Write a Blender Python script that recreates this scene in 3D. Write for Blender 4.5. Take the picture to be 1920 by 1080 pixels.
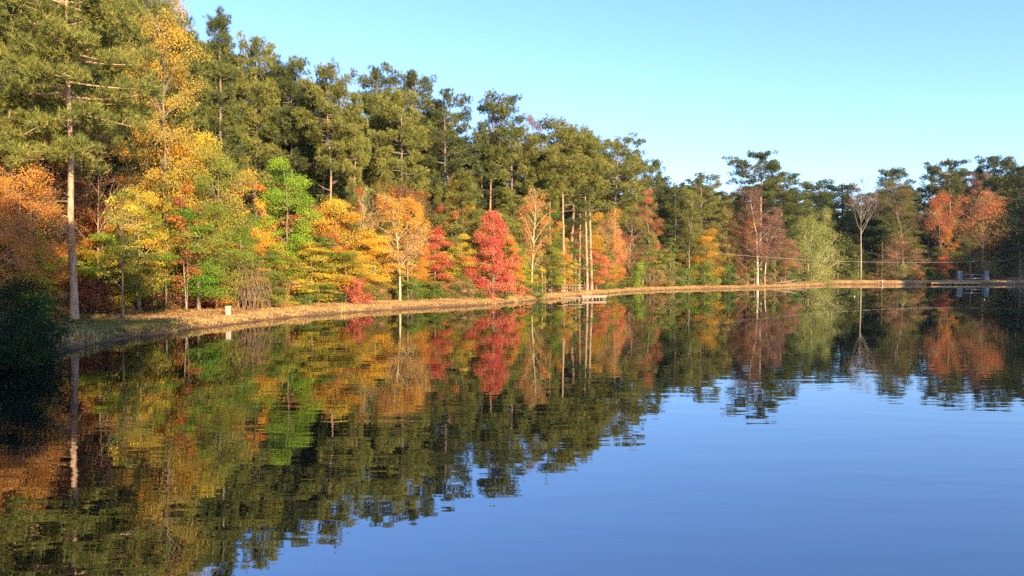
import bpy, math, numpy as np
from mathutils import Vector
R = math.radians
scene = bpy.context.scene
for o in list(bpy.data.objects):
    bpy.data.objects.remove(o)

# ------------------------------------------------------------------ camera, sky, sun, exposure
F = 1400.0            # focal length in pixels of the 1920 px wide photograph
HOR, CAMZ = 510.0, 2.5
cam = bpy.data.cameras.new('camera')
cam.sensor_width = 36.0
cam.lens = F / 1920 * 36
cam.clip_start, cam.clip_end = 0.1, 6000
cam_o = bpy.data.objects.new('camera', cam)
scene.collection.objects.link(cam_o)
cam_o.location = (0, 0, CAMZ)
cam_o.rotation_euler = (math.pi / 2 - math.atan((540 - HOR) / F), 0, 0)
scene.camera = cam_o

SUN_EL = 18.0
SUN_DIR = np.array([0.51, -0.86])                       # horizontal direction towards the sun
world = bpy.data.worlds.new('World')
scene.world = world
world.use_nodes = True
wn, wl = world.node_tree.nodes, world.node_tree.links
wn.clear()
sky = wn.new('ShaderNodeTexSky')
sky.sky_type = 'NISHITA'
sky.sun_disc = False
sky.sun_elevation = R(SUN_EL)
sky.sun_rotation = math.atan2(SUN_DIR[0], SUN_DIR[1])
sky.air_density, sky.dust_density, sky.ozone_density = 1.0, 0.2, 2.0
tint = wn.new('ShaderNodeMix'); tint.data_type = 'RGBA'; tint.blend_type = 'MULTIPLY'
tint.inputs[0].default_value = 1.0
tint.inputs[7].default_value = (0.90, 1.07, 1.48, 1)
bg = wn.new('ShaderNodeBackground')
bg.inputs['Strength'].default_value = 0.100
wo = wn.new('ShaderNodeOutputWorld')
wl.new(sky.outputs[0], tint.inputs[6]); wl.new(tint.outputs[2], bg.inputs['Color']); wl.new(bg.outputs[0], wo.inputs[0])

sl = bpy.data.lights.new('sun', 'SUN')
sl.energy, sl.angle, sl.color = 5.0, R(0.5), (1.0, 0.80, 0.52)
so = bpy.data.objects.new('sun', sl)
scene.collection.objects.link(so)
sd = Vector((SUN_DIR[0] * math.cos(R(SUN_EL)), SUN_DIR[1] * math.cos(R(SUN_EL)), math.sin(R(SUN_EL))))
so.rotation_euler = sd.to_track_quat('Z', 'Y').to_euler()
so.location = (60, -80, 60)

vs = scene.view_settings
vs.view_transform, vs.look, vs.exposure, vs.gamma = 'Standard', 'None', 1.42, 1.0
vs.use_curve_mapping = False
cy = scene.cycles
cy.max_bounces, cy.diffuse_bounces, cy.glossy_bounces, cy.transmission_bounces = 6, 3, 3, 3
cy.use_denoising = False
cy.sample_clamp_indirect = 4.0

# ------------------------------------------------------------------ helpers
col = scene.collection
rs = np.random.default_rng

def norm(a):
    return a / np.maximum(np.linalg.norm(a, axis=-1, keepdims=True), 1e-9)

class Geo:
    def __init__(s):
        s.v, s.q, s.t, s.a, s.n = [], [], [], [], 0
    def add(s, v, quads=None, tris=None, attr=None):
        v = np.asarray(v, float).reshape(-1, 3)
        s.v.append(v)
        s.a.append(np.zeros((len(v), 3)) + .5 if attr is None else np.asarray(attr, float).reshape(-1, 3))
        if quads is not None and len(quads): s.q.append(np.asarray(quads, int).reshape(-1, 4) + s.n)
        if tris is not None and len(tris): s.t.append(np.asarray(tris, int).reshape(-1, 3) + s.n)
        s.n += len(v)
    def box(s, c, size, rz=0.0, ry=0.0, taper=1.0):
        h = np.array(size) / 2
        p = np.array([[x, y, z] for z in (-1, 1) for x, y in ((-1, -1), (1, -1), (1, 1), (-1, 1))], float) * h
        p[4:, :2] *= taper
        if ry:
            cr, sr = math.cos(ry), math.sin(ry)
            p = np.stack([p[:, 0] * cr + p[:, 2] * sr, p[:, 1], -p[:, 0] * sr + p[:, 2] * cr], 1)
        cr, sr = math.cos(rz), math.sin(rz)
        p = np.stack([p[:, 0] * cr - p[:, 1] * sr, p[:, 0] * sr + p[:, 1] * cr, p[:, 2]], 1) + np.array(c)
        s.add(p, [[3, 2, 1, 0], [4, 5, 6, 7], [0, 1, 5, 4], [1, 2, 6, 5], [2, 3, 7, 6], [3, 0, 4, 7]])
        return s
    def tube(s, path, rad, sides=5, attr=None, cap=False):
        p = np.asarray(path, float); n = len(p)
        rad = np.broadcast_to(np.asarray(rad, float), (n,))
        t = norm(np.gradient(p, axis=0))
        ref = np.array([0.31, 0.93, 0.17])
        if abs(t.mean(0) @ ref) > .85: ref = np.array([0.9, -0.2, 0.4])
        u = norm(np.cross(t, ref)); w = np.cross(t, u)
        an = np.arange(sides) * 2 * math.pi / sides
        ring = (u[:, None] * np.cos(an)[None, :, None] + w[:, None] * np.sin(an)[None, :, None]) * rad[:, None, None] + p[:, None]
        i = np.arange(n - 1)[:, None] * sides; j = np.arange(sides)[None]; k = (j + 1) % sides
        q = np.stack([i + j, i + k, i + sides + k, i + sides + j], -1).reshape(-1, 4)
        v = ring.reshape(-1, 3); tr = None
        if cap:
            v = np.vstack([v, p[0], p[-1]]); m = n * sides
            jj, kk = np.arange(sides), (np.arange(sides) + 1) % sides
            tr = np.vstack([np.stack([kk, jj, np.full(sides, m)], 1), np.stack([jj + (n - 1) * sides, kk + (n - 1) * sides, np.full(sides, m + 1)], 1)])
        s.add(v, q, tr, None if attr is None else np.tile(attr, (len(v), 1)))
        return s
    def lathe(s, prof, c=(0, 0, 0), seg=14):
        prof = np.array(prof, float)
        p = np.stack([np.zeros(len(prof)), np.zeros(len(prof)), prof[:, 1]], 1) + np.array(c)
        an = np.arange(seg) * 2 * math.pi / seg
        ring = np.stack([np.cos(an)[None] * prof[:, :1], np.sin(an)[None] * prof[:, :1], np.zeros((len(prof), seg))], -1) + p[:, None]
        i = np.arange(len(prof) - 1)[:, None] * seg; j = np.arange(seg)[None]; k = (j + 1) % seg
        s.add(ring.reshape(-1, 3), np.stack([i + j, i + k, i + seg + k, i + seg + j], -1).reshape(-1, 4))
        return s
    def mesh(s, name, mat, smooth=False):
        m = bpy.data.meshes.new(name)
        v = np.vstack(s.v)
        q = np.vstack(s.q) if s.q else np.zeros((0, 4), int)
        t = np.vstack(s.t) if s.t else np.zeros((0, 3), int)
        loops = np.concatenate([q.ravel(), t.ravel()]).astype(np.int32)
        starts = np.concatenate([np.arange(len(q)) * 4, len(q) * 4 + np.arange(len(t)) * 3]).astype(np.int32)
        m.vertices.add(len(v)); m.vertices.foreach_set('co', v.astype(np.float32).ravel())
        m.loops.add(len(loops)); m.loops.foreach_set('vertex_index', loops)
        m.polygons.add(len(starts)); m.polygons.foreach_set('loop_start', starts)
        m.polygons.foreach_set('use_smooth', np.full(len(starts), smooth))
        m.update(calc_edges=True)
        at = m.attributes.new('leaf', 'FLOAT_VECTOR', 'POINT')
        at.data.foreach_set('vector', np.vstack(s.a).astype(np.float32).ravel())
        m.materials.append(mat)
        return m
    def obj(s, name, mat, parent=None, smooth=False):
        o = bpy.data.objects.new(name, s.mesh(name, mat, smooth)); col.objects.link(o)
        if parent: o.parent = parent
        return o

def tag(o, label=None, cat=None, group=None, kind=None):
    if label: o['label'] = label
    if cat: o['category'] = cat
    if group: o['group'] = group
    if kind: o['kind'] = kind
    return o

def thing(name, label, cat, loc=(0, 0, 0), rz=0.0, group=None):
    o = bpy.data.objects.new(name, None); col.objects.link(o)
    o.location = loc; o.rotation_euler = (0, 0, rz); o.empty_display_size = .3
    return tag(o, label, cat, group)

# ------------------------------------------------------------------ materials
def mat(name):
    m = bpy.data.materials.new(name); m.use_nodes = True
    n, l = m.node_tree.nodes, m.node_tree.links
    n.clear()
    out = n.new('ShaderNodeOutputMaterial')
    return m, n, l, out

def N(n, kind, **kw):
    x = n.new(kind)
    for k, v in kw.items():
        if k.startswith('i_'): x.inputs[int(k[2:])].default_value = v
        else: setattr(x, k, v)
    return x

def leaf_material(name, trans, rough, lo, hi):
    m, n, l, out = mat(name)
    at = N(n, 'ShaderNodeAttribute', attribute_name='leaf')
    sx = N(n, 'ShaderNodeSeparateXYZ'); l.new(at.outputs['Vector'], sx.inputs[0])
    oi = N(n, 'ShaderNodeObjectInfo')
    b = N(n, 'ShaderNodeAttribute', attribute_type='OBJECT', attribute_name='tint_b')
    ramp = N(n, 'ShaderNodeMapRange', i_1=.30, i_2=.70, interpolation_type='SMOOTHSTEP')
    l.new(sx.outputs[0], ramp.inputs[0])
    mx = N(n, 'ShaderNodeMix', data_type='RGBA')
    l.new(ramp.outputs[0], mx.inputs[0]); l.new(oi.outputs['Color'], mx.inputs[6]); l.new(b.outputs['Color'], mx.inputs[7])
    lum = N(n, 'ShaderNodeMapRange', i_3=lo, i_4=hi); l.new(sx.outputs[1], lum.inputs[0])
    hue = N(n, 'ShaderNodeMapRange', i_3=.475, i_4=.522); l.new(sx.outputs[2], hue.inputs[0])
    hs = N(n, 'ShaderNodeHueSaturation'); l.new(mx.outputs[2], hs.inputs['Color'])
    l.new(hue.outputs[0], hs.inputs['Hue']); l.new(lum.outputs[0], hs.inputs['Value'])
    p = N(n, 'ShaderNodeBsdfPrincipled'); p.inputs['Roughness'].default_value = rough
    p.inputs['Specular IOR Level'].default_value = .08
    l.new(hs.outputs[0], p.inputs['Base Color'])
    tr = N(n, 'ShaderNodeBsdfTranslucent'); l.new(hs.outputs[0], tr.inputs[0])
    ms = N(n, 'ShaderNodeMixShader', i_0=trans)
    l.new(p.outputs[0], ms.inputs[1]); l.new(tr.outputs[0], ms.inputs[2]); l.new(ms.outputs[0], out.inputs[0])
    return m

M_LEAF = leaf_material('leaf', .30, .55, .62, 1.30)
M_NEEDLE = leaf_material('needle', .15, .50, .55, 1.35)
M_GRASS = leaf_material('grass_blade', .25, .6, .6, 1.25)

def bark_material():
    m, n, l, out = mat('bark')
    tc = N(n, 'ShaderNodeTexCoord')
    mp = N(n, 'ShaderNodeMapping'); mp.inputs['Scale'].default_value = (7, 7, 1.3)
    l.new(tc.outputs['Object'], mp.inputs[0])
    no = N(n, 'ShaderNodeTexNoise'); no.inputs['Scale'].default_value = 1.6; no.inputs['Detail'].default_value = 5
    l.new(mp.outputs[0], no.inputs['Vector'])
    oi = N(n, 'ShaderNodeObjectInfo')
    mr = N(n, 'ShaderNodeMapRange', i_1=.3, i_2=.7, i_3=.45, i_4=1.25); l.new(no.outputs[0], mr.inputs[0])
    hs = N(n, 'ShaderNodeHueSaturation'); l.new(oi.outputs['Color'], hs.inputs['Color']); l.new(mr.outputs[0], hs.inputs['Value'])
    p = N(n, 'ShaderNodeBsdfPrincipled'); p.inputs['Roughness'].default_value = .9; p.inputs['Specular IOR Level'].default_value = .1
    bu = N(n, 'ShaderNodeBump'); bu.inputs['Strength'].default_value = .6; bu.inputs['Distance'].default_value = .03
    l.new(no.outputs[0], bu.inputs['Height']); l.new(bu.outputs[0], p.inputs['Normal'])
    l.new(hs.outputs[0], p.inputs['Base Color']); l.new(p.outputs[0], out.inputs[0])
    return m
M_BARK = bark_material()

def plain(name, c, rough=.7, var=.35, scale=6.0, stretch=(1, 1, 1), bump=.3):
    m, n, l, out = mat(name)
    tc = N(n, 'ShaderNodeTexCoord')
    mp = N(n, 'ShaderNodeMapping'); mp.inputs['Scale'].default_value = stretch
    no = N(n, 'ShaderNodeTexNoise'); no.inputs['Scale'].default_value = scale; no.inputs['Detail'].default_value = 6
    l.new(tc.outputs['Object'], mp.inputs[0]); l.new(mp.outputs[0], no.inputs['Vector'])
    mr = N(n, 'ShaderNodeMapRange', i_1=.25, i_2=.75, i_3=1 - var, i_4=1 + var); l.new(no.outputs[0], mr.inputs[0])
    hs = N(n, 'ShaderNodeHueSaturation'); hs.inputs['Color'].default_value = (*c, 1); l.new(mr.outputs[0], hs.inputs['Value'])
    p = N(n, 'ShaderNodeBsdfPrincipled'); p.inputs['Roughness'].default_value = rough
    bu = N(n, 'ShaderNodeBump'); bu.inputs['Strength'].default_value = bump; bu.inputs['Distance'].default_value = .02
    l.new(no.outputs[0], bu.inputs['Height']); l.new(bu.outputs[0], p.inputs['Normal'])
    l.new(hs.outputs[0], p.inputs['Base Color']); l.new(p.outputs[0], out.inputs[0])
    return m
M_WOOD = plain('weathered_wood', (.33, .23, .14), .8, .3, 5, (1, 6, 6))
M_WOODGREY = plain('grey_wood', (.22, .21, .20), .85, .3, 5, (1, 6, 6))
M_WHITE = plain('pale_paint', (.36, .29, .19), .5, .08, 9)
M_CONC = plain('concrete', (.19, .19, .19), .9, .2, 7)
M_REDFLOAT = plain('red_float', (.22, .03, .02), .5, .25, 5)
M_SUNLITDECK = plain('sunlit_deck_yellow', (.55, .33, .06), .5, .2, 5)  # sunlit end of the floating dock: sunlight put into the colour as yellow
M_CABLE = plain('steel_cable', (.27, .26, .22), .45, .1, 5)
M_LOG = plain('log_bark', (.20, .13, .08), .9, .4, 8, (1, 5, 5))

# ------------------------------------------------------------------ lake outline and terrain
def P(px, py, d):                                       # point seen at photo pixel px, py at depth d
    return np.array([(px - 960) / F * d, d, CAMZ + (HOR - py) / F * d])

def edge(px, py):
    d = CAMZ * F / (py - HOR)
    return ((px - 960) / F * d, d)
ctrl = [(-4.5, 1.5), (-8.0, 6.5), (-10.6, 12.5), (-12.9, 18.3)] + [edge(*e) for e in (
    (99, 664), (171, 647), (240, 634), (300, 626), (365, 617), (431, 609), (490, 601), (557, 594), (630, 588), (715, 582), (810, 576.5), (911, 571.5), (980, 565.5),
    (1041, 560), (1100, 555), (1180, 547), (1280, 543), (1420, 540), (1500, 537), (1538, 535.6))] + [
    (58.5, 140), (57, 146), (62, 151.5), (80, 152.5), (104, 153), (120, 150), (115, 130), (102, 105), (90, 80), (76, 45), (58, 15), (32, 1.5), (12, .8), (4, 1.2)]
def catmull(pts, n=8):
    p = np.array(pts); k = len(p); out = []
    for i in range(k):
        a, b, c, d = p[i - 1], p[i], p[(i + 1) % k], p[(i + 2) % k]
        for t in np.arange(n) / n:
            out.append(.5 * ((2 * b) + (c - a) * t + (2 * a - 5 * b + 4 * c - d) * t * t + (3 * b - a - 3 * c + d) * t ** 3))
    return np.array(out)
LAKE = catmull(ctrl)

def shore_dist(x, y):
    """signed distance to the shore line, positive on land"""
    x, y = np.atleast_1d(np.asarray(x, float)), np.atleast_1d(np.asarray(y, float))
    sh = x.shape; q = np.stack([x.ravel(), y.ravel()], 1)
    a, b = LAKE, np.roll(LAKE, -1, 0)
    out = np.empty(len(q))
    for s in range(0, len(q), 20000):
        z = q[s:s + 20000]
        ab = b - a
        t = np.clip(((z[:, None] - a) * ab).sum(-1) / np.maximum((ab * ab).sum(-1), 1e-9), 0, 1)
        d = np.linalg.norm(z[:, None] - (a + t[..., None] * ab), axis=-1).min(1)
        c = (a[:, 1] > z[:, None, 1]) != (b[:, 1] > z[:, None, 1])
        xi = a[:, 0] + (z[:, None, 1] - a[:, 1]) * ab[:, 0] / np.where(ab[:, 1] == 0, 1e-9, ab[:, 1])
        inside = (c & (z[:, None, 0] < xi)).sum(1) % 2 == 1
        out[s:s + 20000] = np.where(inside, -d, d)
    return out.reshape(sh)

def wob(x, y, k, ph):
    return np.sin(x * k + ph) * np.cos(y * k * 1.13 + ph * 1.7) + .5 * np.sin(x * k * 2.3 - y * k * 1.9 + ph * 3.1)

def ground(x, y, d=None):
    x, y = np.atleast_1d(np.asarray(x, float)), np.atleast_1d(np.asarray(y, float))
    if d is None: d = shore_dist(x, y)
    d = d + .10 * wob(x, y, 1.9, .7) + .05 * wob(x, y, 5.1, 2.0)
    t = np.clip(d / 1.1, 0, 1); sm = t * t * (3 - 2 * t)
    land = .34 * np.clip(d / .35, 0, 1) ** .8 * .55 + .2 * sm + .014 * np.clip(d, 0, 9) + np.minimum(.045 * np.clip(d - 9, 0, None), 5.0) \
        + .04 * wob(x, y, .6, 1.3) * np.clip(d / 3, 0, 1)
    far = np.clip((x - 55) / 8, 0, 1) * np.clip((y - 120) / 20, 0, 1)
    land = land + far * .35 * sm
    bed = -np.minimum(.5 * np.abs(d) + .02, 1.6)
    return np.where(d > 0, land, bed)
def gz(x, y): return float(ground(x, y)[0])

def dense(lo, hi, step, far):
    a = np.arange(lo, hi + .01, step)
    g = np.cumsum(step * 1.45 ** np.arange(1, 60)); g = g[g < far]
    return np.concatenate([(lo - g)[::-1], a, hi + g])
gx, gy = dense(-36, 108, .62, 2500), dense(-2, 166, .62, 2500)
XX, YY = np.meshgrid(gx, gy)
DD = shore_dist(XX, YY)
ZZ = ground(XX, YY, DD)
G = Geo()
nx, ny = len(gx), len(gy)
ii = (np.arange(ny - 1)[:, None] * nx + np.arange(nx - 1)[None]).ravel()
grn = .75 * np.exp(-(((XX + 17) / 5.5) ** 2 + ((YY - 29.5) / 5.0) ** 2))
G.add(np.stack([XX, YY, ZZ], -1), np.stack([ii, ii + 1, ii + nx + 1, ii + nx], 1),
      attr=np.stack([np.clip(DD / 20, -1, 1), grn, DD * 0], -1))

def ground_material():
    m, n, l, out = mat('ground')
    at = N(n, 'ShaderNodeAttribute', attribute_name='leaf')
    sx = N(n, 'ShaderNodeSeparateXYZ'); l.new(at.outputs['Vector'], sx.inputs[0])
    ge = N(n, 'ShaderNodeNewGeometry')
    def noise(sc, det=6, rough=.6):
        x = N(n, 'ShaderNodeTexNoise'); x.inputs['Scale'].default_value = sc; x.inputs['Detail'].default_value = det; x.inputs['Roughness'].default_value = rough
        l.new(ge.outputs['Position'], x.inputs['Vector']); return x
    n1, n2, n3 = noise(.45), noise(3.2), noise(16, 4)
    def ramp(src, a, b):
        r = N(n, 'ShaderNodeMapRange', i_1=a, i_2=b); l.new(src, r.inputs[0]); return r.outputs[0]
    def mixc(fac, a, b):
        x = N(n, 'ShaderNodeMix', data_type='RGBA')
        if fac is not None: l.new(fac, x.inputs[0])
        for s, v in ((6, a), (7, b)):
            if isinstance(v, tuple): x.inputs[s].default_value = (*v, 1)
            else: l.new(v, x.inputs[s])
        return x.outputs[2]
    straw = mixc(ramp(n2.outputs[0], .35, .65), (.46, .27, .10), (.60, .38, .15))
    litter = mixc(ramp(n3.outputs[0], .4, .6), (.20, .085, .035), (.42, .20, .07))
    c = mixc(ramp(n1.outputs[0], .45, .62), straw, litter)
    c = mixc(ramp(sx.outputs[0], .22, .5), c, litter)
    green = mixc(ramp(n2.outputs[0], .35, .65), (.10, .12, .025), (.20, .19, .05))
    ad = N(n, 'ShaderNodeMath', operation='MULTIPLY_ADD'); ad.inputs[1].default_value = .8; 
    l.new(n1.outputs[0], ad.inputs[0]); l.new(sx.outputs[1], ad.inputs[2])
    c = mixc(ramp(ad.outputs[0], .55, .95), c, green)
    ed = N(n, 'ShaderNodeMath', operation='MULTIPLY_ADD'); ed.inputs[1].default_value = .11
    l.new(n2.outputs[0], ed.inputs[0]); l.new(sx.outputs[0], ed.inputs[2])
    mud = mixc(ramp(n3.outputs[0], .35, .65), (.10, .055, .03), (.22, .12, .06))
    c = mixc(ramp(ed.outputs[0], .068, .088), mud, c)
    p = N(n, 'ShaderNodeBsdfPrincipled'); p.inputs['Roughness'].default_value = .95; p.inputs['Specular IOR Level'].default_value = .1
    bu = N(n, 'ShaderNodeBump'); bu.inputs['Strength'].default_value = .9; bu.inputs['Distance'].default_value = .08
    l.new(n3.outputs[0], bu.inputs['Height']); l.new(bu.outputs[0], p.inputs['Normal'])
    l.new(c, p.inputs['Base Color']); l.new(p.outputs[0], out.inputs[0])
    return m
tag(G.obj('ground', ground_material(), smooth=True), 'tan grassy bank and leaf strewn forest floor around the lake', kind='structure')

# water
def water_material():
    m, n, l, out = mat('water')
    ge = N(n, 'ShaderNodeNewGeometry')
    def noise(scale, rot, sc, det):
        mp = N(n, 'ShaderNodeMapping'); mp.inputs['Scale'].default_value = scale; mp.inputs['Rotation'].default_value = (0, 0, rot)
        l.new(ge.outputs['Position'], mp.inputs[0])
        x = N(n, 'ShaderNodeTexNoise'); x.inputs['Scale'].default_value = sc; x.inputs['Detail'].default_value = det; x.inputs['Roughness'].default_value = .45
        l.new(mp.outputs[0], x.inputs['Vector']); return x.outputs[0]
    rip = noise((.42, 1.5, 1), R(8), 1.25, 1.5)
    fine = noise((.8, 2.2, 1), R(-14), 2.6, 1.0)
    big = noise((.5, .8, 1), R(20), .12, 2)
    sep = N(n, 'ShaderNodeSeparateXYZ'); l.new(ge.outputs['Position'], sep.inputs[0])
    dist = N(n, 'ShaderNodeMapRange', i_1=7, i_2=48, i_3=1.0, i_4=.08); l.new(sep.outputs[1], dist.inputs[0])
    patch = N(n, 'ShaderNodeMapRange', i_1=.35, i_2=.65, i_3=.45, i_4=1.25); l.new(big, patch.inputs[0])
    m1 = N(n, 'ShaderNodeMath', operation='MULTIPLY'); l.new(dist.outputs[0], m1.inputs[0]); l.new(patch.outputs[0], m1.inputs[1])
    a = N(n, 'ShaderNodeMath', operation='MULTIPLY_ADD'); a.inputs[1].default_value = .25; l.new(fine, a.inputs[0]); l.new(rip, a.inputs[2])
    h = N(n, 'ShaderNodeMath', operation='MULTIPLY'); l.new(a.outputs[0], h.inputs[0]); l.new(m1.outputs[0], h.inputs[1])
    bu = N(n, 'ShaderNodeBump'); bu.inputs['Strength'].default_value = 1.0; bu.inputs['Distance'].default_value = .0042
    l.new(h.outputs[0], bu.inputs['Height'])
    fr = N(n, 'ShaderNodeFresnel'); fr.inputs['IOR'].default_value = 3.7; l.new(bu.outputs[0], fr.inputs['Normal'])
    gl = N(n, 'ShaderNodeBsdfGlossy'); gl.inputs['Roughness'].default_value = .0; gl.inputs['Color'].default_value = (.91, .96, 1, 1)
    l.new(bu.outputs[0], gl.inputs['Normal'])
    df = N(n, 'ShaderNodeBsdfDiffuse'); df.inputs['Color'].default_value = (.0022, .0032, .0042, 1)
    ms = N(n, 'ShaderNodeMixShader'); l.new(fr.outputs[0], ms.inputs[0]); l.new(df.outputs[0], ms.inputs[1]); l.new(gl.outputs[0], ms.inputs[2])
    l.new(ms.outputs[0], out.inputs[0])
    return m
W = Geo()
W.add([(-40, -8, 0), (140, -8, 0), (140, 170, 0), (-40, 170, 0)], [[0, 1, 2, 3]])
tag(W.obj('lake_water', water_material()), 'calm blue lake mirroring the autumn trees', kind='structure')

# ------------------------------------------------------------------ plants: mesh builders
UP = np.array([0, 0, 1.0])

def rand_unit(rng, n):
    return norm(rng.normal(size=(n, 3)))

def add_leaves(g, pos, nrm, size, var, rng):
    n = len(pos)
    a = norm(np.cross(nrm, rand_unit(rng, n))); b = np.cross(nrm, a)
    s = size * rng.uniform(.65, 1.25, (n, 1))
    f = nrm * s * .12
    v = np.stack([pos - a * s * .5, pos + b * s * .36 + f, pos + a * s * .5, pos - b * s * .36 + f], 1)
    at = np.stack([var, rng.uniform(0, 1, n), rng.uniform(0, 1, n)], 1)
    g.add(v, np.arange(n * 4).reshape(-1, 4), attr=np.repeat(at, 4, 0))

def add_needles(g, pos, dirs, k, length, width, var, rng, spread=.85):
    n = len(pos)
    d = norm(dirs[:, None] + rng.normal(size=(n, k, 3)) * spread * .7)
    s = norm(np.cross(d, rng.normal(size=(n, k, 3)))) * width * .5
    L = length * rng.uniform(.7, 1.2, (n, k, 1))
    p = pos[:, None] + rng.normal(size=(n, k, 3)) * .03
    v = np.stack([p - s, p + s, p + d * L], 2).reshape(-1, 3)
    at = np.stack([np.repeat(var, k), np.repeat(rng.uniform(0, 1, n), k), np.repeat(rng.uniform(0, 1, n), k)], 1)
    g.add(v, None, np.arange(n * k * 3).reshape(-1, 3), attr=np.repeat(at, 3, 0))

def wander(rng, H, n, amt, lean=(0, 0)):
    t = np.linspace(0, 1, n)
    off = np.cumsum(rng.normal(size=(n, 2)) * amt, 0); off -= off[0]
    return np.column_stack([off[:, 0] * t + lean[0] * t, off[:, 1] * t + lean[1] * t, t * H])

def at_height(path, z):
    return np.array([np.interp(z, path[:, 2], path[:, 0]), np.interp(z, path[:, 2], path[:, 1]), z])

def bez(a, b, c, n):
    t = np.linspace(0, 1, n)[:, None]
    return a * (1 - t) ** 2 + 2 * b * t * (1 - t) + c * t * t

PROTO = {}
def proto(key, tg, cg, leafmat):
    cr = None
    vv = np.vstack(cg.v) if cg.n else np.vstack(tg.v)
    W0 = 2 * np.percentile(np.hypot(vv[:, 0], vv[:, 1]), 94)
    H0 = np.percentile(vv[:, 2], 99.8)
    PROTO[key] = (tg.mesh(key + '_trunk', M_BARK, True), cg.mesh(key + '_crown', leafmat) if cg.n else None, H0, W0)

def pine(key, seed, H=18, cb=.5, Wd=5.5, shape='round', nb=50, per=6, tufts=20, k=9, L=.27, wid=.033, r0=.24, stubs=6, inner=.42, clr=.46, whorl=1.0):
    rng = rs(seed); tg, cg = Geo(), Geo()
    path = wander(rng, H, 12, .11)
    tg.tube(path, r0 * (1 - .82 * np.linspace(0, 1, 12)) * np.where(np.arange(12) == 0, 1.25, 1), 8)
    skew = rng.uniform(0, 6.28)
    for i in range(nb):
        f = ((i + rng.uniform(0, 1)) / nb)
        z = H * (cb + (1 - cb) * (f * .97))
        z = round(z / whorl + rng.normal() * .2) * whorl + rng.normal() * .26
        if shape == 'round': pr = math.sqrt(max(0, 1 - ((f - .42) / .64) ** 2)) * .93 + .07
        elif shape == 'cone': pr = (1 - f) ** .75 * .95 + .10
        else: pr = min(1, .45 + f * 1.0) if f < .75 else 1.05 - (f - .75) * 1.6
        az = i * 2.4 + rng.normal() * .5
        ln = Wd / 2 * pr * rng.uniform(.55, 1.12) * (1 + .22 * math.cos(az - skew))
        if inner > .5: ln *= min(1, .40 + 2.0 * f)      # thin, open underside of a shore pine's crown
        rise = min((-.15 + .75 * f + rng.normal() * .12) * ln, H * 1.0 - z)
        a = at_height(path, max(z - max(rise, 0) * .4, H * cb * .9))
        dirv = np.array([math.cos(az), math.sin(az), 0])
        c = a + dirv * ln + UP * rise
        b = a + dirv * ln * .55 + UP * (rise * .25 - .05 * ln)
        br = bez(a, b, c, 6)
        tg.tube(br, np.linspace(.022 + .011 * ln, .010, 6), 4)
        bv = rng.uniform(0, 1)
        m = max(2, int(round(per * (.5 + ln / Wd * 1.3))))
        cs = []
        for j in range(m):
            s = 1.0 if j == 0 else rng.uniform(inner, .99)
            p = br[min(5, int(s * 5))] if s == 1 else br[int(s * 5)] * (1 - (s * 5) % 1) + br[min(5, int(s * 5) + 1)] * ((s * 5) % 1)
            side = np.cross(dirv, UP) * rng.normal() * .30 * ln * (1.1 - .5 * s)
            q = p + side + UP * rng.uniform(-.22, .42) + dirv * rng.uniform(-.1, .25)
            if j: tg.tube(np.array([p, (p + q) / 2 + UP * -.03, q]), [.018, .014, .008], 3)
            cs.append(q)
        for q in cs:
            n = int(tufts * rng.uniform(.7, 1.3))
            e = rand_unit(rng, n) * rng.uniform(.25, 1, (n, 1)) ** .6
            pos = q + e * np.array([clr, clr, clr * .72])
            dr = norm(e * .7 + UP * .55 + dirv * .35)
            var = np.clip(bv * .45 + rng.uniform(0, .4) + rng.uniform(-.05, .25, n), 0, 1)
            add_needles(cg, pos, dr, k, L, wid, var, rng)
    for i in range(5):                                  # leader and the tufts round it
        q = at_height(path, H * (.93 + .017 * i)) + np.array([*rng.normal(size=2) * (.34 - .05 * i), .1])
        n = int(tufts * 1.1); e = rand_unit(rng, n) * rng.uniform(.25, 1, (n, 1)) ** .6
        add_needles(cg, q + e * np.array([clr * .8, clr * .8, clr * .7]), norm(e * .6 + UP * .8), k, L, wid, np.clip(.4 + rng.normal(size=n) * .15, 0, 1), rng)
    for i in range(stubs):
        z = H * rng.uniform(cb * .55, cb * 1.15); az = rng.uniform(0, 6.28); ln = rng.uniform(.5, 1.6) * Wd / 6
        a = at_height(path, z); d = np.array([math.cos(az), math.sin(az), 0])
        tg.tube(bez(a, a + d * ln * .5 + UP * .05, a + d * ln + UP * rng.uniform(-.1, .5), 4), [.04, .03, .02, .008], 4)
    proto(key, tg, cg, M_NEEDLE)

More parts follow.
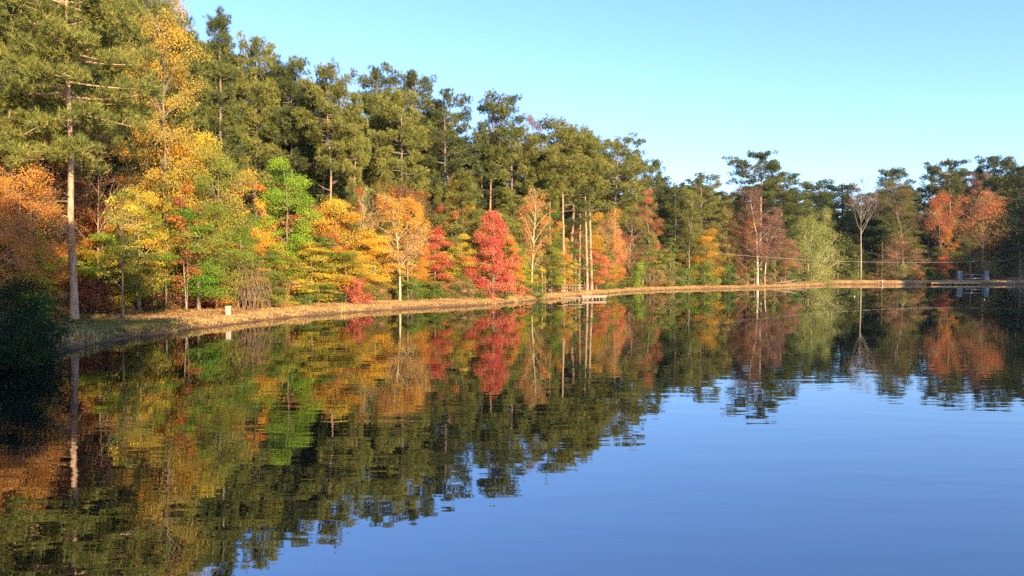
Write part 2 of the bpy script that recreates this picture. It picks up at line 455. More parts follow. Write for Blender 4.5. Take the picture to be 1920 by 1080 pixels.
def broad(key, seed, H=9, Wd=6, cb=.2, nb=16, ns=7, nl=180, leaf=.097, prof='round', asc=.45, spread=.16, thick=.28, r0=.14, droop=.12, wild=.22, upw=.45, lean=(0, 0), stems=1, fine=3, twigs=0):
    rng = rs(seed); tg, cg = Geo(), Geo()
    paths = []
    for s in range(stems):
        a = s * 2.1 + rng.uniform(0, 1)
        le = (lean[0] + (stems > 1) * math.cos(a) * Wd * .16, lean[1] + (stems > 1) * math.sin(a) * Wd * .16)
        pt = wander(rng, H * .93 * (1 - .12 * s), 10, .012 * H, le)
        tg.tube(pt, r0 * (1 - .88 * np.linspace(0, 1, 10)) * (1 if s == 0 else .75), 7)
        paths.append(pt)
    skew = rng.uniform(0, 6.28)
    cen, cv, co = [], [], []
    for i in range(nb):
        path = paths[i % stems]
        f = (i + rng.uniform(.1, .9)) / nb
        z = H * (cb + (1 - cb) * f * .97)
        if prof == 'round': pr = math.sin(math.pi * min(.97, .16 + .80 * f)) ** .6
        elif prof == 'cone': pr = (1 - f) ** .65 * .9 + .12
        elif prof == 'vase': pr = .35 + .65 * math.sin(math.pi * min(.93, .05 + .78 * f))
        else: pr = .55 + .45 * math.sin(math.pi * min(.95, .15 + .78 * f)) - .3 * max(0, f - .7)
        az = i * 2.4 + rng.normal() * .45
        ln = Wd / 2 * pr * rng.uniform(1 - wild * 1.6, 1 + wild) * (1 + .18 * math.cos(az - skew))
        zs = min(max(z - ln * asc * rng.uniform(.7, 1.5), H * cb * .55), H * .9)
        a = at_height(path, zs)
        d = np.array([math.cos(az), math.sin(az), 0])
        c = np.array([a[0], a[1], z]) + d * ln
        b = a + d * ln * .5 + UP * ((z - zs) * .75)
        br = bez(a, b, c, 7)
        tg.tube(br, np.linspace(.015 + .012 * ln, .008, 7), 4)
        bv = rng.uniform(0, 1)
        for j in range(ns):
            s = rng.uniform(.3, 1.05) if j else 1.0
            u = min(s, 1) * 6; i0 = min(5, int(u)); p = br[i0] * (1 - (u - i0)) + br[i0 + 1] * (u - i0)
            q = p + np.cross(d, UP) * rng.normal() * .26 * ln * (1.15 - .5 * s) + UP * rng.normal() * .10 * ln + d * (s - 1 if s > 1 else 0) * ln
            if j < fine: tg.tube(np.array([p, (p + q) / 2 + UP * .03, q]), [.016, .012, .006], 3)
            cen.append(q); cv.append(bv * .55 + rng.uniform(0, .3)); co.append(d)
        for j in range(twigs):
            s = rng.uniform(.3, 1); u = s * 6; i0 = min(5, int(u)); p = br[i0] * (1 - (u - i0)) + br[i0 + 1] * (u - i0)
            e = norm(d * .6 + rng.normal(size=3) * .6 + UP * .45) * rng.uniform(.3, .8) * (.35 + .2 * ln)
            tg.tube(np.array([p, p + e * .5 + rng.normal(size=3) * .04, p + e]), [.012, .009, .004], 3)
    cen, cv, co = np.array(cen), np.array(cv), np.array(co)
    n = (nl * rng.uniform(.5, 1.4, len(cen))).astype(int)
    if nl > 0 and n.sum():
        idx = np.repeat(np.arange(len(cen)), n); m = len(idx)
        Rr = Wd * spread * rng.uniform(.7, 1.25, len(cen))
        e = rng.normal(size=(m, 3)); e /= np.maximum(np.linalg.norm(e, axis=1, keepdims=True), .01); e *= rng.uniform(0, 1, (m, 1)) ** .45
        off = e * Rr[idx][:, None] * np.array([1, 1, thick])
        off[:, 2] -= droop * (off[:, 0] ** 2 + off[:, 1] ** 2) / Rr[idx]
        off[:, 2] -= .15 * (off * co[idx]).sum(1)
        pos = cen[idx] + off
        nr = norm(UP * upw + co[idx] * .4 + rand_unit(rng, m) * .85 + e * .3)
        add_leaves(cg, pos, nr, leaf, np.clip(cv[idx] + rng.uniform(0, .28, m), 0, 1), rng)
    proto(key, tg, cg, M_LEAF)

def bare(key, seed, H=12, spread=.5, levels=5, r0=.16, cb=.4, nleaf=0, leaf=.1, up=.35, kids=4):
    rng = rs(seed); tg, cg = Geo(), Geo(); tips = []
    path = wander(rng, H * .95, 12, .05)
    tg.tube(path, r0 * (1 - .9 * np.linspace(0, 1, 12)), 7)
    def grow(a, d, ln, r, lev):
        pts = [a]
        for i in range(4):
            d = norm(d + rng.normal(size=3) * .13 + UP * up * .07); pts.append(pts[-1] + d * ln / 4)
        pts = np.array(pts); tg.tube(pts, np.linspace(r, r * .45, 5), 4 if lev < 2 else 3)
        if lev >= levels: tips.append(pts[-1]); return
        for i in range(kids if lev < levels - 1 else 3):
            s = rng.uniform(.35, 1); u = s * 4; i0 = min(3, int(u)); p = pts[i0] * (1 - u + i0) + pts[i0 + 1] * (u - i0)
            nd = norm(d + norm(np.cross(d, rng.normal(size=3))) * spread * rng.uniform(.7, 1.4))
            grow(p, nd, ln * rng.uniform(.45, .68), max(r * .5, .006), lev + 1)
    nbr = 13
    for i in range(nbr):
        f = (i + rng.uniform(0, 1)) / nbr
        z = H * (cb + (.93 - cb) * f); az = i * 2.4 + rng.normal() * .4
        d = norm(np.array([math.cos(az), math.sin(az), .7 + .9 * f + 1.3 * up]))
        grow(at_height(path, z), d, H * .27 * (1.05 - .7 * f) * rng.uniform(.7, 1.2), r0 * .42 * (1.05 - .75 * f), 2)
    if nleaf:
        t = np.array(tips); m = nleaf; idx = rng.integers(0, len(t), m)
        add_leaves(cg, t[idx] + rng.normal(size=(m, 3)) * .16, norm(rand_unit(rng, m) + UP * .3), leaf, np.clip(rng.uniform(0, .4, len(t))[idx] + rng.uniform(0, .6, m), 0, 1), rng)
    proto(key, tg, cg, M_LEAF)

def tangle(key, seed, H=3, Wd=2.5, n=60):
    rng = rs(seed); tg = Geo()
    for i in range(n):
        a = rng.uniform(0, 6.28); r = Wd * .34 * rng.uniform(0, 1)
        p0 = np.array([math.cos(a) * r, math.sin(a) * r, 0]); h = H * rng.uniform(.45, 1)
        a2 = a + rng.normal() * .8; r2 = Wd * .5 * rng.uniform(.25, 1)
        p1 = np.array([math.cos(a2) * r2 * .3, math.sin(a2) * r2 * .3, h * 1.75]); p2 = np.array([math.cos(a2) * r2 * 1.15, math.sin(a2) * r2 * 1.15, h * rng.uniform(.05, .6)])
        c = bez(p0, p1, p2, 8) + rng.normal(size=(8, 3)) * .08
        tg.tube(c, np.linspace(.014, .005, 8), 3)
        for j in range(2):
            k = rng.integers(3, 8); e = norm(rng.normal(size=3) + UP * -.1) * rng.uniform(.15, .5)
            tg.tube(np.array([c[k], c[k] + e * .5 + UP * .03, c[k] + e]), [.007, .006, .003], 3)
    proto(key, tg, Geo(), M_LEAF)

pine('pine_a', 11, cb=.50, Wd=5.6)
pine('pine_b', 12, cb=.42, Wd=6.0, nb=58)
pine('pine_c', 13, cb=.62, Wd=5.0, nb=44, r0=.16, inner=.55, whorl=1.1, stubs=9)
pine('pine_d', 14, cb=.18, Wd=6.4, shape='cone', nb=84, per=5, tufts=20, stubs=4)
pine('pine_e', 15, cb=.68, Wd=7.5, shape='flat', nb=34, per=7, tufts=24, stubs=9, whorl=.7)
pine('pine_f', 16, cb=.46, Wd=7.4, nb=70, per=7, tufts=26, k=8, L=.27, wid=.030, r0=.19, stubs=5, inner=.35, clr=.44, whorl=1.35)
pine('pine_g', 17, cb=.28, Wd=6.2, nb=76, per=5, stubs=8)
pine('pine_h', 18, cb=.55, Wd=5.0, shape='cone', nb=40)

pine('pine_i', 19, H=12, cb=.03, Wd=6.5, shape='round', nb=64, per=5, tufts=20, stubs=0)
broad('layer_a', 21, cb=.16, nb=17, ns=9, thick=.31, wild=.3)
broad('layer_b', 22, H=9, Wd=6.5, cb=.2, nb=15, ns=9, thick=.34, wild=.34)
broad('layer_c', 23, H=8, Wd=5.5, cb=.1, nb=16, ns=8, thick=.29, wild=.3, prof='cone')
broad('oak_a', 24, H=10, Wd=7, cb=.14, nb=22, ns=8, nl=165, leaf=.10, thick=.4, wild=.28)
broad('oak_b', 25, H=10, Wd=7, cb=.2, nb=20, ns=8, nl=150, leaf=.10, thick=.45, wild=.3)
broad('oak_high', 44, H=10, Wd=7, cb=.52, nb=20, ns=8, nl=100, thick=.4, wild=.35, asc=.7)
broad('cone_a', 26, H=7.5, Wd=4.2, cb=.05, nb=26, ns=7, nl=150, leaf=.105, prof='cone', thick=.55, upw=.15, droop=.3, spread=.15, asc=.7)
broad('cone_b', 27, H=7, Wd=4.0, cb=.08, nb=20, ns=7, nl=90, leaf=.12, prof='cone', thick=.35, spread=.15)
broad('tall_a', 28, H=16, Wd=4.6, cb=.22, nb=34, ns=6, nl=165, leaf=.092, prof='col', thick=.5, asc=.9, r0=.17, spread=.17)
broad('tall_b', 29, H=16, Wd=4.6, cb=.3, nb=28, ns=6, nl=135, leaf=.092, prof='col', thick=.5, asc=1.0, r0=.17, wild=.35, spread=.17)
broad('sparse_a', 30, H=11, Wd=5, cb=.38, r0=.11, nb=22, ns=7, nl=62, leaf=.12, prof='round', thick=.5, asc=1.05, fine=4, twigs=5)
broad('sparse_b', 31, H=12, Wd=5, cb=.35, nb=22, ns=6, nl=42, leaf=.12, prof='vase', thick=.5, asc=1.0, fine=5, twigs=8, r0=.15)
broad('willow', 32, H=9, Wd=8, cb=.06, nb=34, ns=7, nl=170, leaf=.12, prof='round', thick=.7, asc=1.0, stems=3, twigs=10, fine=5, droop=.25, r0=.13)
broad('sapling_a', 33, H=6, Wd=2.6, cb=.32, nb=12, ns=5, nl=42, leaf=.12, prof='col', thick=.3, r0=.06, asc=.6, spread=.2)
broad('sapling_b', 34, H=6, Wd=2.8, cb=.22, nb=12, ns=6, nl=48, leaf=.12, prof='round', thick=.25, r0=.06, spread=.2, stems=2)
broad('shrub_a', 35, H=2.2, Wd=2.8, cb=.02, nb=20, ns=6, nl=44, leaf=.085, prof='round', thick=.6, r0=.035, spread=.15, stems=3)
broad('shrub_b', 36, H=2.0, Wd=2.6, cb=.02, nb=18, ns=6, nl=40, leaf=.09, prof='vase', thick=.5, r0=.03, spread=.17, stems=3, wild=.35)
broad('shrub_c', 37, H=2.4, Wd=2.6, cb=.03, nb=18, ns=6, nl=24, leaf=.085, prof='round', thick=.5, r0=.03, spread=.17, stems=4, twigs=5, wild=.35)
broad('big_bush', 38, H=2.6, Wd=4.2, cb=.02, nb=46, ns=8, nl=55, leaf=.075, prof='round', thick=.6, r0=.05, spread=.12, stems=4, twigs=0, wild=.3)
bare('bare_a', 41, H=18, spread=.55, cb=.42, levels=5, nleaf=2500, leaf=.11, up=.6, r0=.2)
bare('bare_b', 42, H=12, spread=.7, cb=.35, levels=5, nleaf=900, leaf=.11, up=.3, r0=.13)
tangle('tangle_a', 43)

# ------------------------------------------------------------------ planting
def shore_depth(px):
    """depth of the water edge along the line of sight through photo column px"""
    t = np.arange(14, 175, .25)
    d = shore_dist((px - 960) / F * t, t)
    land = np.nonzero(d < 0)[0]
    return float(t[land[-1]] + .25) if len(land) else 18.0
SDX = np.arange(-120, 2060, 20)
SDY = np.array([shore_depth(p) for p in SDX])
def SD(px): return float(np.interp(px, SDX, SDY))

prng = rs(99)
def plant(key, px, top, off, wpx, A, B, bark=(.30, .22, .16), name='tree', label=None, cat='tree', group=None, rz=None, depth=None, jit=.0):
    d = depth if depth else SD(px) + off
    x = (px - 960) / F * d
    z = gz(x, d) - .06
    tm, cm, H0, W0 = PROTO[key]
    Hh = (HOR - top) / F * d + CAMZ - z
    Ww = wpx / F * d
    o = thing(name, label, cat, (x, d, z), prng.uniform(0, 6.28) if rz is None else rz, group)
    sc = (Ww / W0, Ww / W0, Hh / H0)
    for nm, me, c in (('trunk', tm, bark), ('crown', cm, A)):
        if me is None: continue
        ch = bpy.data.objects.new(nm, me); col.objects.link(ch); ch.parent = o; ch.scale = sc
        j = 1 + prng.normal() * jit
        ch.color = (c[0] * j, c[1] * j, c[2] * j, 1)
        b = B if nm == 'crown' else bark
        ch['tint_b'] = [float(b[0] * j), float(b[1] * j), float(b[2] * j)]
    return o

# leaf colours
GOLD, YEL, ORG, RUST = (.66, .33, .035), (.62, .44, .05), (.62, .22, .04), (.36, .14, .05)
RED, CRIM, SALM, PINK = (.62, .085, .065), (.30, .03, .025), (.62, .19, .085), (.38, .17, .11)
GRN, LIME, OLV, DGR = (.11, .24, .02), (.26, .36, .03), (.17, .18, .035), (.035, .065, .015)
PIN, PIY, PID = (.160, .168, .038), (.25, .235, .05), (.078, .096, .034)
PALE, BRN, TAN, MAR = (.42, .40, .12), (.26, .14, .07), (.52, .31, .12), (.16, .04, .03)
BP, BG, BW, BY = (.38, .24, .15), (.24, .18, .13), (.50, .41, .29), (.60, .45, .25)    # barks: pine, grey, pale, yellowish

K = [
 # --- near shore, from the dark bush along the bank towards the dock
 ('pine_f', 138, -150, 7.2, 240, PIY, PIN, (.50, .31, .18), 'pine_tree', 'tall yellow-green pine with thick pale trunk rising behind the dark bush', 'pine tree'),
 ('pine_d', 20, 175, 12, 170, PIY, PIN, BG, 'pine_tree', 'low-branched olive pine behind the rust oak, beside the thick pale pine trunk', 'pine tree'),
 ('pine_g', 40, -190, 20, 200, PIN, PID, BG, 'pine_tree', 'dark pine closing the wood above the rust oak at the edge of the view', 'pine tree'),
 ('oak_b', 40, 320, 9.5, 190, (.68, .31, .05), (.56, .24, .06), BG, 'oak_tree', 'rust and orange oak standing directly behind the dark bush', 'tree'),
 ('oak_b', 28, 205, 12.5, 190, RUST, ORG, BG, 'oak_tree', 'taller rusty oak rising behind the rust and orange oak', 'tree'),
 ('oak_a', -60, 290, 10, 200, (.56, .26, .06), ORG, BG, 'oak_tree', 'brown-orange oak cut by the frame beyond the dark bush', 'tree'),
 ('layer_c', 70, 465, 8.2, 100, YEL, LIME, BG, 'sapling', 'small yellow-green sapling between dark bush and thick pale pine trunk', 'sapling'),
 ('layer_a', 195, 440, 10, 120, ORG, LIME, BG, 'sapling', 'orange and lime sapling just past the thick pale pine trunk', 'sapling'),
 ('tall_a', 314, -14, 11, 140, (.62, .36, .05), (.40, .30, .06), BG, 'poplar_tree', 'tall slender golden-orange tree reaching the top of the picture', 'tree'),
 ('tall_b', 275, 20, 14, 96, (.55, .27, .06), OLV, BG, 'poplar_tree', 'tall orange tree half hidden beside the slender golden-orange one', 'tree'),
 ('layer_b', 355, 238, 10.5, 160, YEL, GOLD, BW, 'maple_tree', 'broad golden yellow maple under the dark dense pine', 'tree'),
 ('oak_b', 262, 350, 9.5, 120, YEL, (.30, .32, .05), BW, 'maple_tree', 'yellow maple with orange patches and leaning pale stem', 'tree'),
 ('oak_a', 405, 275, 7.5, 165, (.19, .23, .035), (.36, .30, .05), BG, 'oak_tree', 'large olive oak with golden patches overhanging the path', 'tree'),
 ('layer_a', 372, 385, 6.5, 160, GRN, (.24, .27, .04), BG, 'oak_tree', 'green layered oak with low boughs near the white box', 'tree'),
 ('layer_b', 447, 400, 6.5, 90, GRN, OLV, BY, 'maple_tree', 'green tree with pale yellow trunk just beside the white box', 'tree'),
 ('sapling_a', 478, 320, 8.5, 70, ORG, GOLD, BG, 'maple_tree', 'narrow orange tree between the olive oak and bright green maple', 'tree'),
 ('layer_a', 540, 300, 7.0, 120, GRN, LIME, BG, 'maple_tree', 'bright green maple in layered tiers beside the yellow trees', 'tree'),
 ('layer_c', 505, 470, 5.0, 90, LIME, OLV, BG, 'sapling', 'low lime sapling at the feet of the bright green maple', 'sapling'),
 ('layer_b', 622, 372, 6.5, 130, YEL, GOLD, BG, 'maple_tree', 'yellow-gold maple in flat tiers below the pine with bare trunk', 'tree'),
 ('layer_c', 580, 455, 5.0, 120, OLV, YEL, BG, 'dogwood_tree', 'low olive dogwood spreading beneath the yellow-gold maple', 'tree'),
 ('layer_a', 648, 470, 4.5, 110, OLV, YEL, BG, 'dogwood_tree', 'olive-yellow dogwood beside the low red shrub', 'tree'),
 ('sparse_a', 750, 362, 3.2, 105, GOLD, TAN, BY, 'sycamore_tree', 'thin-leaved golden tree with pale yellow trunk at the water edge', 'tree'),
 ('sapling_a', 765, 440, 3.6, 50, GOLD, TAN, BY, 'sapling', 'slim golden sapling hugging the pale yellow trunk', 'sapling'),
 ('layer_c', 815, 430, 5.5, 84, SALM, (.55, .12, .06), BG, 'dogwood_tree', 'salmon-red dogwood in flat tiers between golden tree and red maple', 'tree'),
 ('layer_a', 690, 440, 7.0, 60, SALM, LIME, BG, 'dogwood_tree', 'salmon and lime dogwood behind the low red shrub', 'tree'),
 ('cone_a', 924, 396, 2.6, 82, RED, SALM, BG, 'maple_tree', 'dense cone-shaped bright red maple near the water', 'tree'),
 ('cone_b', 962, 448, 3.2, 42, SALM, ORG, BG, 'maple_tree', 'small salmon maple tucked against the bright red maple', 'tree'),
 ('layer_b', 868, 480, 5.0, 70, ORG, OLV, BG, 'dogwood_tree', 'orange and olive dogwood on the shaded flank of the red maple', 'tree'),
 ('layer_c', 975, 495, 5.0, 60, YEL, LIME, BG, 'sapling', 'low yellow sapling between red maple and round green bush', 'sapling'),
 ('sparse_b', 997, 355, 5.5, 62, TAN, ORG, BY, 'birch_tree', 'sparse tan tree with pale yellow trunk beside the round green bush', 'tree'),
 ('sapling_a', 1022, 400, 6.5, 45, ORG, RUST, BP, 'sapling', 'thin orange sapling behind the picnic tables', 'sapling'),
 ('sapling_b', 1045, 415, 7.5, 44, GOLD, ORG, BY, 'sapling', 'thin golden sapling beside the tallest shore pine', 'sapling'),
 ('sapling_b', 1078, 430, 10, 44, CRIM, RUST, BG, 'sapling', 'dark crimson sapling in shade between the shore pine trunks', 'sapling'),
 ('oak_b', 1135, 392, 7.0, 80, GOLD, TAN, BG, 'maple_tree', 'golden-tan maple just past the paired pine trunks', 'tree'),
 ('layer_a', 1118, 470, 6.0, 60, ORG, SALM, BG, 'dogwood_tree', 'salmon-orange dogwood below the golden-tan maple by the dock', 'tree'),
 ('layer_c', 1158, 430, 9.0, 36, RED, SALM, BG, 'dogwood_tree', 'thin red tree behind the golden-tan maple', 'tree'),
 ('sparse_b', 1178, 400, 8.0, 60, RUST, BRN, BG, 'oak_tree', 'thin rusty brown tree between the golden-tan maple and reddish spire', 'tree'),
 ('tall_a', 1218, 352, 10, 50, SALM, OLV, BG, 'maple_tree', 'narrow reddish spire fading to olive below', 'tree'),
 ('tall_b', 1292, 355, 7.0, 62, OLV, PIY, BG, 'oak_tree', 'tall olive tree just inland of the bare dirt bank', 'tree'),
 ('layer_b', 1318, 430, 6.0, 70, OLV, GOLD, BG, 'oak_tree', 'olive and gold tree low on the dirt bank', 'tree'),
 ('tall_b', 1360, 362, 12, 42, (.52, .2, .1), OLV, BG, 'maple_tree', 'salmon-topped tree beside the russet tree', 'tree'),
 ('oak_b', 1398, 395, 9.0, 80, BRN, RUST, BG, 'oak_tree', 'dull brown oak beside the two white trunks', 'tree'),
 ('tall_b', 1420, 350, 6.0, 92, (.34, .17, .11), (.21, .11, .07), BW, 'sycamore_tree', 'russet tree with white trunk under the flat-topped pine', 'tree'),
 ('sparse_a', 1434, 395, 5.4, 66, PINK, (.22, .11, .07), BW, 'sycamore_tree', 'pinkish tree whose white trunk twins the russet one', 'tree'),
 ('willow', 1512, 406, 4.0, 102, (.38, .36, .11), (.26, .28, .07), BY, 'willow_tree', 'pale yellow-green spreading tree at the tip of the bank', 'tree'),
 ('layer_a', 1472, 440, 6.0, 56, OLV, PINK, BG, 'dogwood_tree', 'salmon-flecked low tree leaning over the brush pile', 'tree'),
 ('oak_a', 1545, 390, 12, 70, OLV, PALE, BG, 'oak_tree', 'olive tree filling the gap behind the pale spreading tree', 'tree'),
 ('bare_a', 1614, 326, 5.0, 70, TAN, PINK, (.33, .26, .18), 'bare_tree', 'nearly leafless tree with white trunk against the dark wood', 'tree'),
 ('tall_a', 1692, 338, 6.0, 84, BRN, OLV, BG, 'oak_tree', 'tall brown-olive oak standing on the dam', 'tree'),
 ('oak_a', 1682, 440, 4.5, 78, OLV, (.42, .22, .12), BG, 'oak_tree', 'olive and tan oak sapling at the foot of the brown-olive oak', 'tree'),
 ('oak_high', 1760, 360, 8.0, 50, (.62, .15, .06), (.50, .25, .07), BG, 'maple_tree', 'smaller coral-red maple of the pair above the floating dock', 'tree'),
 ('oak_high', 1842, 360, 9.0, 102, (.62, .20, .07), (.33, .24, .07), BG, 'maple_tree', 'larger salmon maple of the pair above the stone pillars', 'tree'),
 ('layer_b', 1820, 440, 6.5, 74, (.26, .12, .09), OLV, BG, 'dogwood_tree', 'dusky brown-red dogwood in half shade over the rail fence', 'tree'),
 ('layer_c', 1778, 425, 7.5, 40, GOLD, RUST, BG, 'sapling', 'small gold-brown sapling between the two coral maples', 'sapling'),
 ('tall_b', 1850, 320, 20, 60, (.30, .17, .11), BRN, BG, 'oak_tree', 'dull brown half-bare oak above the salmon maple', 'tree'),
 ('tall_a', 1820, 325, 20, 50, BRN, PINK, BG, 'oak_tree', 'brown oak behind the gap between the coral maples', 'tree'),
 ('layer_a', 1766, 480, 4.0, 32, ORG, RED, BG, 'sapling', 'small orange-red sapling touched by sun beside the cable', 'sapling'),
 ('tall_b', 992, 216, 24, 66, PINK, BRN, BG, 'oak_tree', 'pinkish half-bare treetop among the pines above the red maple', 'tree'),
 ('oak_b', 716, 332, 10, 62, OLV, ORG, BG, 'oak_tree', 'orange-flecked oak high behind the golden shore tree', 'tree'),
 ('layer_b', 852, 328, 11, 60, GOLD, ORG, BG, 'maple_tree', 'golden-orange maple glowing between pine trunks above the red maple', 'tree'),
 ('layer_c', 824, 352, 11, 36, (.50, .09, .06), OLV, BG, 'dogwood_tree', 'dark red dogwood high among the pines above the salmon-red one', 'tree'),
 ('layer_a', 668, 340, 10, 50, (.5, .14, .06), OLV, BG, 'dogwood_tree', 'red and orange dogwood beneath the round-headed pine', 'tree'),
 ('oak_b', 715, 430, 6.5, 60, (.34, .34, .05), SALM, BG, 'dogwood_tree', 'lime and salmon tree pressed against the golden shore tree', 'tree'),
 ('oak_b', 782, 370, 5.0, 64, GOLD, ORG, BG, 'maple_tree', 'golden maple backing the golden shore tree', 'tree'),
 # --- pines with a crown or trunk of their own
 ('pine_d', 416, 26, 22, 118, PID, PIN, BG, 'pine_tree', 'very dark dense pine above the broad golden maple', 'pine tree'),
 ('pine_b', 482, 78, 22, 90, PIN, PIY, BG, 'pine_tree', 'olive pine leaning on the very dark dense pine', 'pine tree'),
 ('pine_a', 546, 104, 20, 90, PIN, PID, BG, 'pine_tree', 'dark pine with forked top above the bright green maple', 'pine tree'),
 ('pine_c', 622, 132, 15, 112, PIY, PIN, BP, 'pine_tree', 'round-headed pine with long bare pinkish trunk above the yellow-gold maple', 'pine tree'),
 ('pine_c', 666, 190, 13, 66, PIN, PIY, BP, 'pine_tree', 'open pine with long dead side limbs beside the round-headed pine', 'pine tree'),
 ('pine_a', 700, 126, 25, 90, PID, PIN, BG, 'pine_tree', 'dark pine peeping over the open pine with dead limbs', 'pine tree'),
 ('pine_b', 785, 138, 22, 96, PIN, PID, BP, 'pine_tree', 'big dark pine with wispy top above the golden shore tree', 'pine tree'),
 ('pine_g', 745, 170, 17, 110, PIN, PIY, BG, 'pine_tree', 'broad dense pine filling the wall behind the golden shore tree', 'pine tree'),
 ('pine_g', 838, 178, 18, 110, PIN, PID, BG, 'pine_tree', 'broad dense pine behind the salmon-red dogwood', 'pine tree'),
 ('pine_d', 870, 320, 9, 110, PIN, PIY, BG, 'pine_tree', 'younger full green pine leaning over the red maple', 'pine tree'),
 ('pine_c', 916, 174, 17, 92, PID, PIN, BP, 'pine_tree', 'separate tall pine directly above the red maple', 'pine tree'),
 ('pine_b', 962, 235, 15, 90, PIN, PIY, BG, 'pine_tree', 'olive pine behind the sparse tan tree', 'pine tree'),
 ('pine_c', 1058, 228, 5.0, 108, PIN, PIY, BP, 'pine_tree', 'tallest straight shore pine with bare trunk behind the dock', 'pine tree'),
 ('pine_c', 1101, 240, 5.5, 90, PIN, PIY, BP, 'pine_tree', 'first of the paired bare-trunked pines beside the dock', 'pine tree'),
 ('pine_c', 1109, 250, 6.5, 100, PIN, PIY, BP, 'pine_tree', 'second, leaning one of the paired bare-trunked pines beside the dock', 'pine tree'),
 ('pine_c', 1086, 262, 8.0, 80, PIN, PID, BP, 'pine_tree', 'slim bare-trunked pine standing between the tallest shore pine and the pair', 'pine tree'),
 ('pine_c', 1030, 268, 7.5, 74, PIN, PIY, BP, 'pine_tree', 'slim bare-trunked pine on the sparse tan tree side of the tallest shore pine', 'pine tree'),
 ('pine_a', 1070, 270, 10, 90, PIN, PID, BP, 'pine_tree', 'bare-trunked pine hidden close behind the tallest shore pine', 'pine tree'),
 ('pine_b', 1152, 258, 14, 96, PIN, PIY, BG, 'pine_tree', 'olive pine above the golden-tan maple', 'pine tree'),
 ('pine_a', 1186, 282, 20, 52, PID, PIN, BG, 'pine_tree', 'narrow dark pine at the step in the tree line', 'pine tree'),
 ('pine_b', 1226, 300, 18, 56, PID, PIN, BG, 'pine_tree', 'small pointed pine standing over the reddish spire', 'pine tree'),
 ('pine_g', 1262, 345, 12, 66, PIN, PID, BG, 'pine_tree', 'dense pine between reddish spire and dirt bank olive tree', 'pine tree'),
 ('pine_g', 1318, 328, 14, 80, PIN, PIY, BG, 'pine_tree', 'dense pine over the dirt bank olive trees', 'pine tree'),
 ('pine_e', 1426, 285, 14, 98, PID, PIN, BP, 'pine_tree', 'lone flat-topped pine rising clear above the russet tree', 'pine tree'),
 ('pine_b', 1462, 325, 16, 84, PIN, PID, BG, 'pine_tree', 'drooping pine hard against the flat-topped pine', 'pine tree'),
 ('pine_a', 1524, 338, 24, 76, PID, PIN, BG, 'pine_tree', 'dark pine above the pale spreading tree', 'pine tree'),
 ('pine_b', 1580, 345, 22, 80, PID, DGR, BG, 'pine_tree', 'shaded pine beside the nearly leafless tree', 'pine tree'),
 ('pine_b', 1674, 315, 18, 66, PID, PIN, BG, 'pine_tree', 'round dark pine above the brown-olive oak', 'pine tree'),
 ('pine_e', 1782, 300, 18, 76, PIN, PID, BG, 'pine_tree', 'grey-green rounded pine above the smaller coral maple', 'pine tree'),
 ('pine_b', 1862, 295, 22, 76, PID, PIN, BG, 'pine_tree', 'dark pine topping the wood behind the salmon maple', 'pine tree'),
 ('pine_a', 1906, 302, 20, 66, PIN, PID, BG, 'pine_tree', 'pine closing the wood beyond the salmon maple', 'pine tree'),
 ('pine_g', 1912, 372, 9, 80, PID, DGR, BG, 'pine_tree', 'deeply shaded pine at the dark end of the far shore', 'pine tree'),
]
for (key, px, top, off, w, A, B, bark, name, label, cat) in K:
    plant(key, px, top, off, w * (1.18 if key.startswith('pine') else 1.06), A, B, bark, name, label, cat)

